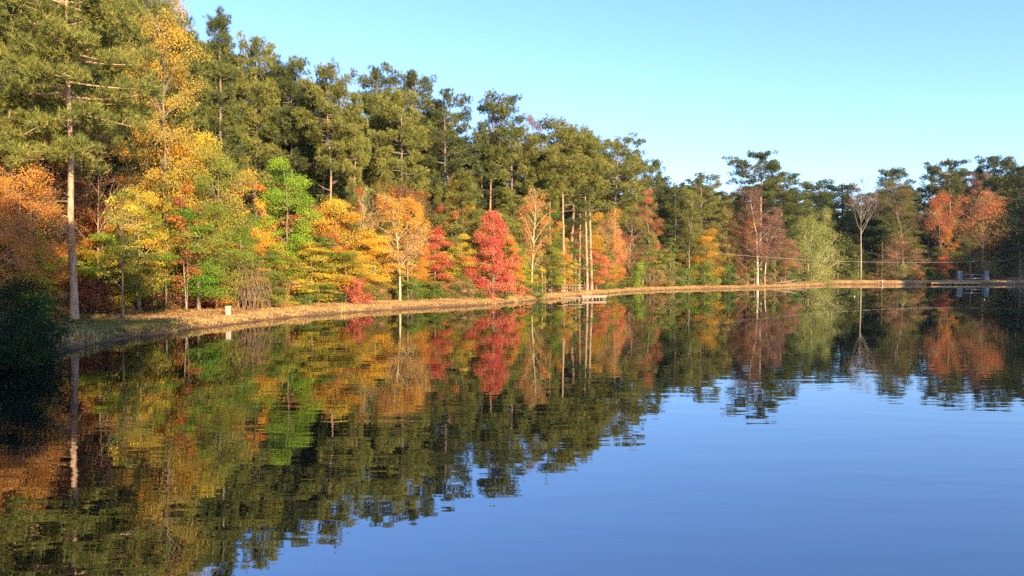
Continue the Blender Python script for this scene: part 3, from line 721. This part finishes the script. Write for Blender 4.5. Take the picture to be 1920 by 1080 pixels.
# shrubs along the forest edge
S = [
 ('shrub_a', 1003, 529, 1.2, 42, OLV, GRN, 'round olive-green bush alone at the water edge by the tables'),
 ('shrub_b', 668, 520, 3.0, 52, RED, SALM, 'low bright red shrub on the forest edge'),
 ('shrub_a', 775, 520, 3.4, 60, GRN, OLV, 'green bush beside the pale yellow trunk'),
 ('shrub_b', 815, 526, 3.4, 62, GRN, OLV, 'loose green bush below the salmon-red dogwood'),
 ('shrub_a', 872, 522, 3.0, 58, OLV, TAN, 'olive-tan bush on the flank of the red maple'),
 ('shrub_a', 937, 533, 2.0, 40, DGR, GRN, 'dark green bush under the red maple'),
 ('shrub_b', 905, 540, 2.0, 36, GRN, OLV, 'small green bush at the foot of the red maple'),
 ('shrub_a', 1136, 520, 4.0, 46, GRN, OLV, 'green bush beside the dock'),
 ('shrub_a', 1163, 514, 4.0, 42, DGR, GRN, 'dark green bush where the dirt bank begins'),
 ('shrub_b', 1192, 490, 4.5, 40, LIME, OLV, 'lime-green bush standing over the dirt bank'),
 ('shrub_c', 1218, 500, 4.0, 50, RUST, OLV, 'rusty bush next to the lime-green bush'),
 ('shrub_b', 1246, 505, 4.0, 48, OLV, TAN, 'olive bush halfway along the dirt bank'),
 ('shrub_a', 1282, 498, 4.0, 54, OLV, GRN, 'larger olive bush under the tall olive tree'),
 ('shrub_b', 1322, 492, 4.0, 54, LIME, OLV, 'yellow-green bush on the dirt bank'),
 ('shrub_a', 1368, 495, 4.0, 46, GRN, DGR, 'blue-green bush close beside the two white trunks'),
 ('shrub_b', 1386, 512, 3.5, 44, OLV, TAN, 'short olive-tan bush before the two white trunks'),
 ('shrub_c', 1446, 508, 3.5, 44, OLV, TAN, 'weedy tan bush between white trunks and brush pile'),
 ('shrub_a', 1485, 500, 5.0, 36, DGR, GRN, 'dark bush behind the brush pile'),
 ('shrub_b', 1556, 505, 14, 40, DGR, GRN, 'dark green bush in the inlet shade'),
 ('shrub_c', 1600, 505, 3.0, 44, DGR, LIME, 'green-flecked bush at the nearly leafless tree'),
 ('shrub_c', 1640, 510, 3.0, 46, RUST, OLV, 'rusty weeds bush on the dam'),
 ('shrub_a', 1690, 495, 3.2, 44, OLV, PALE, 'pale olive bush on the dam under the cable'),
 ('shrub_b', 1722, 500, 3.2, 44, SALM, OLV, 'pinkish olive bush where the dam falls into shade'),
 ('shrub_a', 1752, 505, 4.0, 40, DGR, GRN, 'dark green bush beside the stone pillars'),
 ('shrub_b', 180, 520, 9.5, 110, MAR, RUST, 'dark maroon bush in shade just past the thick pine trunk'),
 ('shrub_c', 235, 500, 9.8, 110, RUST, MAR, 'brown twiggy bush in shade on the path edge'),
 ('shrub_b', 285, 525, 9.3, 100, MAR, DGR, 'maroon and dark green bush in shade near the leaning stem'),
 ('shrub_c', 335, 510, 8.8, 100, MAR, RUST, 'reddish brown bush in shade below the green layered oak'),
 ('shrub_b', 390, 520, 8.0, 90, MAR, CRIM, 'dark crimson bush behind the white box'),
 ('shrub_b', 100, 545, 8.5, 100, TAN, RUST, 'tan bush between dark bush and thick pine trunk'),
 ('shrub_b', 520, 525, 5.0, 70, OLV, TAN, 'olive-tan bush beside the bare brown tangle'),
 ('shrub_a', 570, 530, 5.0, 66, OLV, GRN, 'olive bush under the low olive dogwood'),
 ('shrub_b', 615, 528, 5.0, 64, DGR, OLV, 'dark olive bush among thin stems'),
 ('shrub_b', 710, 525, 4.5, 54, TAN, OLV, 'tan bush between red shrub and pale yellow trunk'),
]
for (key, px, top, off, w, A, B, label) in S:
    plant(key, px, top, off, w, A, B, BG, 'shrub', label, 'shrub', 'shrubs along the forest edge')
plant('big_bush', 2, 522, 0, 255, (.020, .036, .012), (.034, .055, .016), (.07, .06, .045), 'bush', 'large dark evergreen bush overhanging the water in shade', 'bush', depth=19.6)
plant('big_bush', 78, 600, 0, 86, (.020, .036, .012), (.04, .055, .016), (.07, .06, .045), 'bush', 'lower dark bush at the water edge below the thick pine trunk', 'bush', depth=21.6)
TW = (.30, .19, .11)
plant('tangle_a', 472, 484, 4.5, 96, TW, TW, TW, 'bare_shrub', 'bare brown tangle of drooping twigs beside the pale yellow trunk', 'shrub')
plant('bare_b', 185, 270, 10.5, 130, RUST, ORG, (.36, .23, .14), 'bare_tree', 'bare brown twiggy tree against the thick pine trunk', 'tree')
plant('bare_b', 60, 300, 9.0, 170, RUST, ORG, (.30, .18, .10), 'bare_tree', 'bare pinkish tree tangled into the rust oak', 'tree')
plant('bare_b', 683, 345, 8.0, 60, TAN, SALM, BY, 'bare_tree', 'small bare tree with pale forked stem beside the golden shore tree', 'tree')

# trees that only fill the mass of the wood
rng = rs(5)
SKX = [-150, 0, 250, 300, 350, 415, 470, 540, 600, 650, 700, 780, 840, 870, 915, 960, 1000, 1060, 1110, 1150, 1190, 1225, 1260, 1320, 1360, 1425, 1480, 1520, 1560, 1610, 1675, 1720, 1760, 1790, 1860, 2100]
SKY = [-190, -150, -40, 20, 60, 60, 95, 125, 155, 180, 165, 165, 200, 240, 215, 250, 250, 255, 260, 290, 330, 330, 348, 345, 360, 350, 350, 358, 368, 368, 345, 350, 330, 320, 315, 315]
FILL = []
for i in range(96):
    px = -60 + 2040 * (i + rng.uniform(0, 1)) / 96
    top = np.interp(px, SKX, SKY) + rng.uniform(0, 50)
    key = ['pine_a', 'pine_b', 'pine_g', 'pine_d', 'pine_h'][rng.integers(0, 5)]
    off = rng.uniform(20, 38)
    d = SD(px) + off
    o = plant(key, px, top, off, rng.uniform(5.4, 7.6) * F / d, PIN if rng.uniform() < .5 else PID, PIY if rng.uniform() < .3 else PIN, BG,
          'pine_tree', None, 'pine tree', 'pines massed in the wood behind the shore', jit=.12)
    FILL.append(('pine', px, top, o))
for i in range(100):
    px = -60 + 2040 * (i + rng.uniform(0, 1)) / 100
    off = rng.uniform(19, 32)
    d = SD(px) + off
    top = HOR - (rng.uniform(6, 12) - 1.0) / d * F
    o = plant('pine_i', px, max(top, np.interp(px, SKX, SKY) + 40), off, rng.uniform(5.5, 8) * F / d, PID, PIN if rng.uniform() < .6 else DGR, BG,
          'evergreen_tree', None, 'evergreen tree', 'young evergreens filling the dark wood', jit=.12)
    FILL.append(('evergreen', px, top, o))
for i in range(44):
    px = 1190 + 760 * (i + rng.uniform(0, 1)) / 44
    off = rng.uniform(26, 44)
    d = SD(px) + off
    top = HOR - (rng.uniform(11, 17) - 1.0) / d * F
    o = plant('pine_i', px, max(top, np.interp(px, SKX, SKY) + 25), off, rng.uniform(8, 11) * F / d, PID, DGR, BG, 'evergreen_tree', None, 'evergreen tree', 'young evergreens filling the dark wood', jit=.12)
    FILL.append(('evergreen', px, top, o))
for i in range(26):
    px = 1185 + 780 * (i + rng.uniform(0, 1)) / 26
    off = rng.uniform(18, 30)
    d = SD(px) + off
    top = np.interp(px, SKX, SKY) + rng.uniform(-8, 16)
    o = plant(['pine_g', 'pine_b', 'pine_d'][rng.integers(0, 3)], px, top, off, rng.uniform(7, 9.5) * F / d, PID, [PIN, DGR][i % 2], BG, 'pine_tree', None, 'pine tree', 'pines massed in the wood behind the shore', jit=.12)
    FILL.append(('pine', px, top, o))
pal = [(OLV, GOLD), (ORG, RUST), (GRN, OLV), (RUST, BRN), (YEL, OLV), (BRN, OLV), (OLV, PIY), (SALM, OLV)]
for i in range(80):
    px = -60 + 2040 * (i + rng.uniform(0, 1)) / 80
    off = rng.uniform(8, 16) if px > 420 else rng.uniform(13, 20)
    d = SD(px) + off
    hgt = rng.uniform(4, 9)
    A, B = pal[rng.integers(0, len(pal))]
    if px > 1150 and rng.uniform() < .6: A, B = (OLV, PIN)
    if px < 250: A, B = [(ORG, RUST), (TAN, ORG), (RUST, OLV)][i % 3]
    top = HOR - (hgt - 1.5) / d * F
    o = plant(['layer_a', 'layer_b', 'oak_a', 'oak_b', 'tall_b', 'cone_b'][rng.integers(0, 6)], px, top, off, rng.uniform(4, 6) * F / d, A, B, BG,
          'understory_tree', None, 'tree', 'understory trees inside the wood', jit=.15)
    FILL.append(('understory tree', px, top, o))
for i in range(60):
    px = 225 + 1480 * (i + rng.uniform(0, 1)) / 60
    off = rng.uniform(5.5, 11)
    d = SD(px) + off
    hgt = rng.uniform(3.5, 7.5)
    A, B = pal[rng.integers(0, len(pal))]
    top = HOR - (hgt - 2) / d * F
    o = plant(['sapling_a', 'sapling_b'][rng.integers(0, 2)], px, top, off, rng.uniform(1.6, 2.4) * F / d, A, B, [BG, BW, BY][rng.integers(0, 3)] if px > 430 else BG,
          'sapling', None, 'sapling', 'saplings along the forest edge', jit=.15)
    FILL.append(('sapling', px, top, o))
for i in range(44):
    px = 190 + 980 * (i + rng.uniform(0, 1)) / 44
    off = rng.uniform(4.8, 9) if px > 420 else rng.uniform(9.5, 12)
    d = SD(px) + off
    A, B = [(OLV, YEL), (LIME, OLV), (YEL, GOLD), (GRN, OLV), (GOLD, OLV), (ORG, YEL)][rng.integers(0, 6)]
    top = HOR - (rng.uniform(2.6, 5.5) - 2) / d * F
    o = plant(['layer_a', 'layer_c', 'sapling_b', 'oak_b'][rng.integers(0, 4)], px, top, off, rng.uniform(2.6, 4.2) * F / d, A, B, BG, 'understory_tree', None, 'tree', 'understory trees inside the wood', jit=.12)
    FILL.append(('understory tree', px, top, o))
# each of them is told by the landmark it stands behind and its height among its like there
LM = [(-150, 'brown-orange oak cut by the frame'), (20, 'rust oak over the dark bush'), (138, 'thick pale pine trunk'), (200, 'orange and lime sapling'), (262, 'yellow maple with leaning pale stem'), (312, 'slender golden-orange tree'),
      (352, 'broad golden maple'), (405, 'large olive oak'), (445, 'green tree by the white box'), (478, 'narrow orange tree'), (540, 'bright green maple'), (580, 'low olive dogwood'),
      (622, 'yellow-gold maple'), (665, 'low red shrub'), (700, 'small bare forked tree'), (750, 'golden shore tree'), (815, 'salmon-red dogwood'), (868, 'orange and olive dogwood'), (922, 'bright red maple'), (962, 'small salmon maple'), (1000, 'round green bush'),
      (1040, 'nearer picnic table'), (1062, 'tallest straight shore pine'), (1105, 'paired bare pine trunks'), (1135, 'golden-tan maple'), (1178, 'thin rusty tree'), (1218, 'narrow reddish spire'), (1255, 'olive bush on the dirt bank'),
      (1292, 'tall olive tree on the bank'), (1322, 'yellow-green bank bush'), (1360, 'salmon-topped tree'), (1398, 'dull brown oak'), (1424, 'two white trunks'), (1472, 'brush pile'), (1512, 'pale spreading tree'),
      (1560, 'dark inlet bush'), (1614, 'nearly leafless white tree'), (1654, 'pale post in the dam'), (1690, 'brown-olive oak on the dam'), (1725, 'pinkish olive bush'), (1760, 'smaller coral maple'), (1800, 'sunnier stone pillar'), (1842, 'larger salmon maple'), (1880, 'shadier stone pillar'), (1950, 'grey bench in deep shade')]
seg = {}
for kind, px, top, o in FILL:
    lm = min(LM, key=lambda q: abs(q[0] - px))[1]
    seg.setdefault((kind, lm), []).append((o.location.y * (HOR - top), o))
for (kind, lm), items in seg.items():
    items.sort(key=lambda q: -q[0])
    words_ = {1: [''], 2: ['taller ', 'shorter '], 3: ['tallest ', 'middle-sized ', 'shortest ']}.get(len(items)) or ['tallest '] + [w + ' tallest ' for w in ('second', 'third', 'fourth', 'fifth', 'sixth', 'seventh')[:len(items) - 2]] + ['shortest ']
    look = {'pine': 'green pine packed in the wood behind the ', 'evergreen': 'young dark evergreen deep behind the ', 'understory tree': 'autumn understory tree behind the ', 'sapling': 'thin-stemmed sapling at the forest edge by the '}[kind]
    for w, (_, o) in zip(words_, items): o['label'] = w + look + lm

# woods on the unseen near and sunward banks, which cast the long shadows over the cove and the far end
def joined(specs, name, label):
    tg, cg = Geo(), Geo()
    for key, x, y, h, w in specs:
        tm, cm, H0, W0 = PROTO[key]
        for me, g in ((tm, tg), (cm, cg)):
            n = len(me.vertices); v = np.empty(n * 3, np.float32); me.vertices.foreach_get('co', v); v = v.reshape(-1, 3).astype(float)
            lo = np.empty(len(me.loops), np.int32); me.loops.foreach_get('vertex_index', lo)
            st = np.empty(len(me.polygons), np.int32); me.polygons.foreach_get('loop_start', st)
            tot = np.diff(np.append(st, len(lo)))
            q = lo[(st[tot == 4][:, None] + np.arange(4))] if (tot == 4).any() else None
            t = lo[(st[tot == 3][:, None] + np.arange(3))] if (tot == 3).any() else None
            v = v * np.array([w / W0, w / W0, h / H0]) + np.array([x, y, gz(x, y) - .05])
            g.add(v, q, t)
    o = tg.obj(name, M_BARK, smooth=True); o.color = (*BG, 1); o['tint_b'] = list(BG)
    tag(o, label, kind='stuff')
    c = cg.obj('foliage', M_NEEDLE, o); c.color = (*PIN, 1); c['tint_b'] = list(PID)
near = [('pine_g', 3.4, -7.5, 18.0, 7.5), ('pine_g', 6.0, -6.5, 18.5, 8), ('pine_d', 1.0, -5.5, 17.5, 8.5), ('pine_g', -4.0, -4.5, 17, 8), ('pine_d', -9, -2.5, 13, 7)]
joined(near, 'near_woods', 'pines on the near bank shading the cove')
far = []
for i, u in enumerate(np.arange(150, 196, 4.2)):
    for v in (-34, -27):
        h = (19.5 if u < 157 else 22 if u < 164 else 23.5 if u < 171 else 30 + (u - 165) * .1) + (2.3 if v > -30 else 0)
        far.append((['pine_g', 'pine_d'][i % 2], .86 * u + .51 * v, .51 * u - .86 * v, h, 9.5))
joined(far, 'sunward_woods', 'pines on the sunward bank shading the far end of the lake')

# ------------------------------------------------------------------ low growth
def bank_points(n, lo, hi, seed):
    r = rs(seed); pts = []
    seg = np.roll(LAKE, -1, 0) - LAKE; sl_ = np.linalg.norm(seg, axis=1)
    vis = np.array([p[1] > 20 and abs(p[0]) < .72 * p[1] + 3 for p in LAKE])
    wgt = np.where(vis, sl_ / np.maximum(np.hypot(LAKE[:, 0], LAKE[:, 1]), 20) ** .7, 0); wgt /= wgt.sum()
    i = r.choice(len(LAKE), n, p=wgt); t = r.uniform(0, 1, (n, 1))
    p = LAKE[i] + seg[i] * t
    nrm = np.stack([-seg[i][:, 1], seg[i][:, 0]], 1) / sl_[i][:, None]
    s = np.sign(shore_dist(*(LAKE[60] + np.array([0, 0]) + .5 * np.array([-seg[60][1], seg[60][0]]) / sl_[60]))[0])
    p = p + nrm * s * r.uniform(lo, hi, (n, 1))
    d = shore_dist(p[:, 0], p[:, 1]); k = (d > lo * .8) & (d < hi * 1.2)
    return p[k], d[k], r
p, d, r = bank_points(70000, .12, 8.0, 71)
p2, d2, _ = bank_points(26000, .05, .7, 72)
p, d = np.vstack([p, p2]), np.concatenate([d, d2])
z = ground(p[:, 0], p[:, 1], d)
n = len(p)
hh = r.uniform(.03, .10, n) * np.where(d < .7, 1.3, .62) * (1 + 1.3 * (wob(p[:, 0], p[:, 1], .9, .4) > .55))
aa = r.uniform(0, 6.28, n); ww = r.uniform(.012, .03, n)
base = np.column_stack([p, z - .01]); sdv = np.column_stack([np.cos(aa), np.sin(aa), aa * 0]) * ww[:, None]
tip = base + np.column_stack([r.normal(size=n) * .06, r.normal(size=n) * .06, hh])
gr = np.exp(-(((p[:, 0] + 17) / 5.5) ** 2 + ((p[:, 1] - 29.5) / 5.0) ** 2))
var = np.clip(gr * .72 + r.normal(size=n) * .16, 0, 1)
g = Geo()
g.add(np.stack([base - sdv, base + sdv, tip], 1), None, np.arange(n * 3).reshape(-1, 3), np.repeat(np.column_stack([var, r.uniform(0, 1, n), r.uniform(0, 1, n)]), 3, 0))
o = g.obj('grass', M_GRASS); o.color = (.58, .36, .13, 1); o['tint_b'] = [.15, .16, .035]
tag(o, 'short dry grass along the bank', kind='stuff')

p, d, r = bank_points(52000, 3.2, 16.0, 73)
z = ground(p[:, 0], p[:, 1], d); n = len(p)
cl = np.clip(.5 + .5 * wob(p[:, 0], p[:, 1], 1.1, .9), 0, 1)
hh = r.uniform(0, 1, n) ** 1.6 * (.15 + .9 * cl) * np.clip((d - 3.5) / 3, .12, 1)
g = Geo()
add_leaves(g, np.column_stack([p, z + .03 + hh]), norm(rand_unit(r, n) + UP * .5), .12, np.clip(.5 + .35 * wob(p[:, 0], p[:, 1], .5, 2.2) + r.normal(size=n) * .2, 0, 1), r)
o = g.obj('undergrowth', M_LEAF); o.color = (.34, .15, .05, 1); o['tint_b'] = [.17, .15, .04]
tag(o, 'low tangle of weeds and seedlings on the forest floor', kind='stuff')

p, d, r = bank_points(26000, .3, 10.0, 74)
z = ground(p[:, 0], p[:, 1], d); n = len(p)
g = Geo()
add_leaves(g, np.column_stack([p, z + .025]), norm(rand_unit(r, n) * .35 + UP), .10, r.uniform(0, 1, n), r)
o = g.obj('fallen_leaves', M_LEAF); o.color = (.55, .22, .05, 1); o['tint_b'] = [.30, .11, .04]
tag(o, 'fallen orange leaves scattered over the bank', kind='stuff')

# ------------------------------------------------------------------ made things
# white box by the path
d = 36.8; q = P(428, 592, d); zz = gz(q[0], d)
t = thing('marker_box', 'small pale box standing by the path at the edge of the shade', 'marker', (q[0], d, zz), .25)
Geo().box((0, 0, .20), (.24, .22, .40), taper=.97).obj('body', M_WHITE, t)
Geo().box((0, 0, .435), (.28, .26, .05), taper=.9).obj('lid', M_WHITE, t)
Geo().box((0, 0, .0), (.27, .25, .05)).obj('base', M_CONC, t)

# wooden dock
d = 68.5; q = P(1112, 555, d)
dock = thing('dock', 'small wooden dock on posts over the water by the pine trunks', 'dock', (q[0], d, 0), .10)
for k in range(13):
    Geo().box((-1.07 + k * .178, 0, .34 + .004 * (k % 3)), (.162, 1.1, .05)).obj('plank', M_WOOD, dock)
for sy in (-.48, .48):
    Geo().box((0, sy, .245), (2.3, .08, .13)).obj('beam', M_WOOD, dock)
for sx in (-1.0, -.1, .5, 1.0):
    for sy in (-.40, .40):
        Geo().tube([(sx, sy, -.9), (sx, sy, .18)], .05, 7, cap=True).obj('post', M_WOOD, dock)

def picnic_table(px, d, rz, L, label):
    x = (px - 960) / F * d
    t = thing('picnic_table', label, 'picnic table', (x, d, gz(x, d)), rz, 'picnic tables at the water edge')
    for k in range(5):
        Geo().box((0, -.30 + k * .15, .74), (L, .14, .045)).obj('table_plank', M_WOOD, t)
    for sy in (-.70, .70):
        Geo().box((0, sy, .45), (L, .26, .045)).obj('bench_seat', M_WOOD, t)
    for sx in (-L * .34, L * .34):
        for sg in (-1, 1):
            Geo().tube([(sx, sg * .62, 0), (sx, sg * .20, .72)], .05, 4).obj('leg', M_WOOD, t)
        Geo().box((sx + .06, 0, .40), (.05, 1.5, .09)).obj('cross_bar', M_WOOD, t)
picnic_table(1040, 75.5, .05, 2.2, 'wooden picnic table nearer the round green bush')
picnic_table(1076, 77.5, -.08, 2.0, 'wooden picnic table nearer the paired pine trunks')
d = 71.8; x = (1072 - 960) / F * d
t = thing('bench', 'low plank bench just behind the dock', 'bench', (x, d, gz(x, d)), .06)
for k in (-1, 1): Geo().box((0, k * .11, .42), (3.2, .2, .05)).obj('seat_plank', M_WOOD, t)
for sx in (-1.2, 0, 1.2): Geo().box((sx, 0, .2), (.12, .34, .40)).obj('leg', M_WOOD, t)

# cable across the far end
A_, M_, B_ = P(1335, 474, 112), P(1640, 491.5, 134), P(1898, 487.5, 151)
ctl = 2 * M_ - (A_ + B_) / 2
g = Geo().tube(bez(A_, ctl, B_, 40), .017, 6)
tag(g.obj('cable', M_CABLE, smooth=True), 'long pale cable sagging across the far end of the lake', 'cable')

# floating dock with barrels
d = 147.0; x0, x1 = (1741 - 960) / F * d, (1834 - 960) / F * d
L = x1 - x0
t = thing('floating_dock', 'long floating dock on red floats at the far shore', 'dock', ((x0 + x1) / 2, d, 0), .02)
for k in range(7):
    Geo().box((-L / 2 + L * (k + .5) / 7, 0, .42), (L / 7 - .05, 1.6, .07)).obj('deck_panel', M_SUNLITDECK if k == 0 else M_WOOD, t)  # first panel coloured as if sunlit, the rest plain wood
for sy in (-.78, .78): Geo().box((0, sy, .31), (L, .08, .14)).obj('beam', M_SUNLITDECK if sy < 0 else M_WOOD, t)  # front beam takes the same painted sunlit yellow
for k in range(9):
    xx = -L / 2 + .25 + (L - .5) * k / 8
    Geo().tube([(xx, -.86, .12), (xx, -.80, .12), (xx, .80, .12), (xx, .86, .12)], [.15, .23, .23, .15], 12, cap=True).obj('float_barrel', M_REDFLOAT, t, True)
for k in range(4):
    Geo().tube([(L / 2 - .3 - k * .55, .6, -.6), (L / 2 - .3 - k * .55, .6, .85)], .06, 6, cap=True).obj('mooring_post', M_WOODGREY, t)
for (xc, lab) in ((-L * .30, 'upturned canoe lying nearest the sunlit end of the floating dock'), (L * .12, 'upturned canoe lying on the shaded half of the floating dock')):
    pass

# stone pillars with a rail fence between
dp = 158.0
def pillar(px, label):
    x = (px - 960) / F * dp; z = gz(x, dp)
    t = thing('pillar', label, 'pillar', (x, dp, z), 0, 'pillars at the rail fence')
    h = CAMZ + (HOR - 509) / F * dp - z
    Geo().box((0, 0, h / 2 - .1), (1.0, .8, h + .2), taper=.97).obj('shaft', M_CONC, t)
    Geo().box((0, 0, h + .08), (1.15, .95, .13), taper=.93).obj('cap', M_CONC, t)
    return x, z, h
xa, za, ha = pillar(1798, 'pale stone pillar at the sunnier end of the rail fence')
xb, zb, hb = pillar(1848, 'pale stone pillar at the shadier end of the rail fence')
t = thing('rail_fence', 'low two-rail wooden fence between the two stone pillars', 'fence', ((xa + xb) / 2, dp, (za + zb) / 2))
L = xb - xa - 1.04
for zc in (.40, 1.15): Geo().box((0, 0, zc), (L, .10, .15)).obj('rail', M_WOODGREY, t)
for sx in (-L / 2 + .1, 0, L / 2 - .1): Geo().box((sx, .12, .62), (.15, .12, 1.35)).obj('post', M_WOODGREY, t)
d = 157.0; x = (1900 - 960) / F * d
t = thing('bench', 'grey bench in deep shade past the stone pillars', 'bench', (x, d, gz(x, d)), .05)
Geo().box((0, 0, .48), (2.6, .42, .07)).obj('seat', M_WOODGREY, t)
for sx in (-1.0, 1.0): Geo().box((sx, 0, .2), (.14, .36, .5)).obj('leg', M_WOODGREY, t)

# pale post in the dam
d = 152.6; x = (1654 - 960) / F * d
t = thing('post', 'short pale post at the waterline of the dam', 'post', (x, d, 0))
Geo().tube([(0, 0, -.8), (0, 0, .78)], .11, 8, cap=True).obj('shaft', M_WHITE, t)
Geo().lathe([(.0, .95), (.10, .88), (.15, .80), (.15, .76), (.0, .76)]).obj('cap', M_WHITE, t)

# floats on the water
def float_buoy(px, py, r_, label):
    x, d = edge(px, py)
    t = thing('buoy', label, 'buoy', (x, d, 0), 0, 'white floats on the lake')
    an = np.linspace(-math.pi / 2, math.pi / 2, 9)
    Geo().lathe(np.stack([np.cos(an) * r_ + 1e-4, np.sin(an) * r_ + r_ * .35], 1)).obj('ball', M_WHITE, t, True)
    Geo().lathe([(r_ * .2, r_ * 1.3), (r_ * .22, r_ * 1.5), (r_ * .10, r_ * 1.58), (1e-4, r_ * 1.58)]).obj('cap', M_WHITE, t)
float_buoy(1602, 556.5, .085, 'bright white float on dark water below the dam')
float_buoy(1822, 549, .045, 'tiny white float before the rail fence pillars')
float_buoy(1846, 562, .045, 'tiny white float below the shadier stone pillar')

# brush pile on the tip of the bank
r = rs(88)
for i in range(9):
    px = 1462 + i * 8 + r.uniform(-3, 3); d = SD(px) + r.uniform(2.0, 3.2)
    x = (px - 960) / F * d; L = r.uniform(2.0, 3.6); rz = r.normal() * .35; tilt = r.uniform(.02, .22); z = gz(x, d) + .10 + .05 * (i % 3)
    e = np.array([math.cos(rz), math.sin(rz), tilt]) * L / 2; c = np.array([x, d, z + tilt * L / 2])
    g = Geo(); pth = np.array([c - e, c - e * .3 + r.normal(size=3) * .06, c + e * .3 + r.normal(size=3) * .06, c + e])
    g.tube(pth, np.array([.13, .11, .09, .05]) * r.uniform(.7, 1.2), 7, cap=True)
    for j in range(3):
        s = pth[1 + j % 2]; g.tube(np.array([s, s + r.normal(size=3) * .25 + UP * .2, s + r.normal(size=3) * .4 + UP * .5]), [.03, .02, .008], 4)
    tag(g.obj('fallen_log', M_LOG, smooth=True), 'fallen log in the brush pile at the foot of the pale spreading tree', 'log', 'fallen logs in the brush pile')

# thin autumn morning air over the lake
hz = bpy.data.materials.new('haze'); hz.use_nodes = True
hn, hl = hz.node_tree.nodes, hz.node_tree.links
hn.clear()
ho = hn.new('ShaderNodeOutputMaterial'); hv = hn.new('ShaderNodeVolumePrincipled')
hv.inputs['Color'].default_value = (.62, .78, 1.0, 1); hv.inputs['Density'].default_value = .00007
hl.new(hv.outputs[0], ho.inputs['Volume'])
g = Geo().box((30, 90, 24.0), (420, 330, 53.2))
tag(g.obj('haze', hz), 'thin pale air over the lake', kind='stuff')
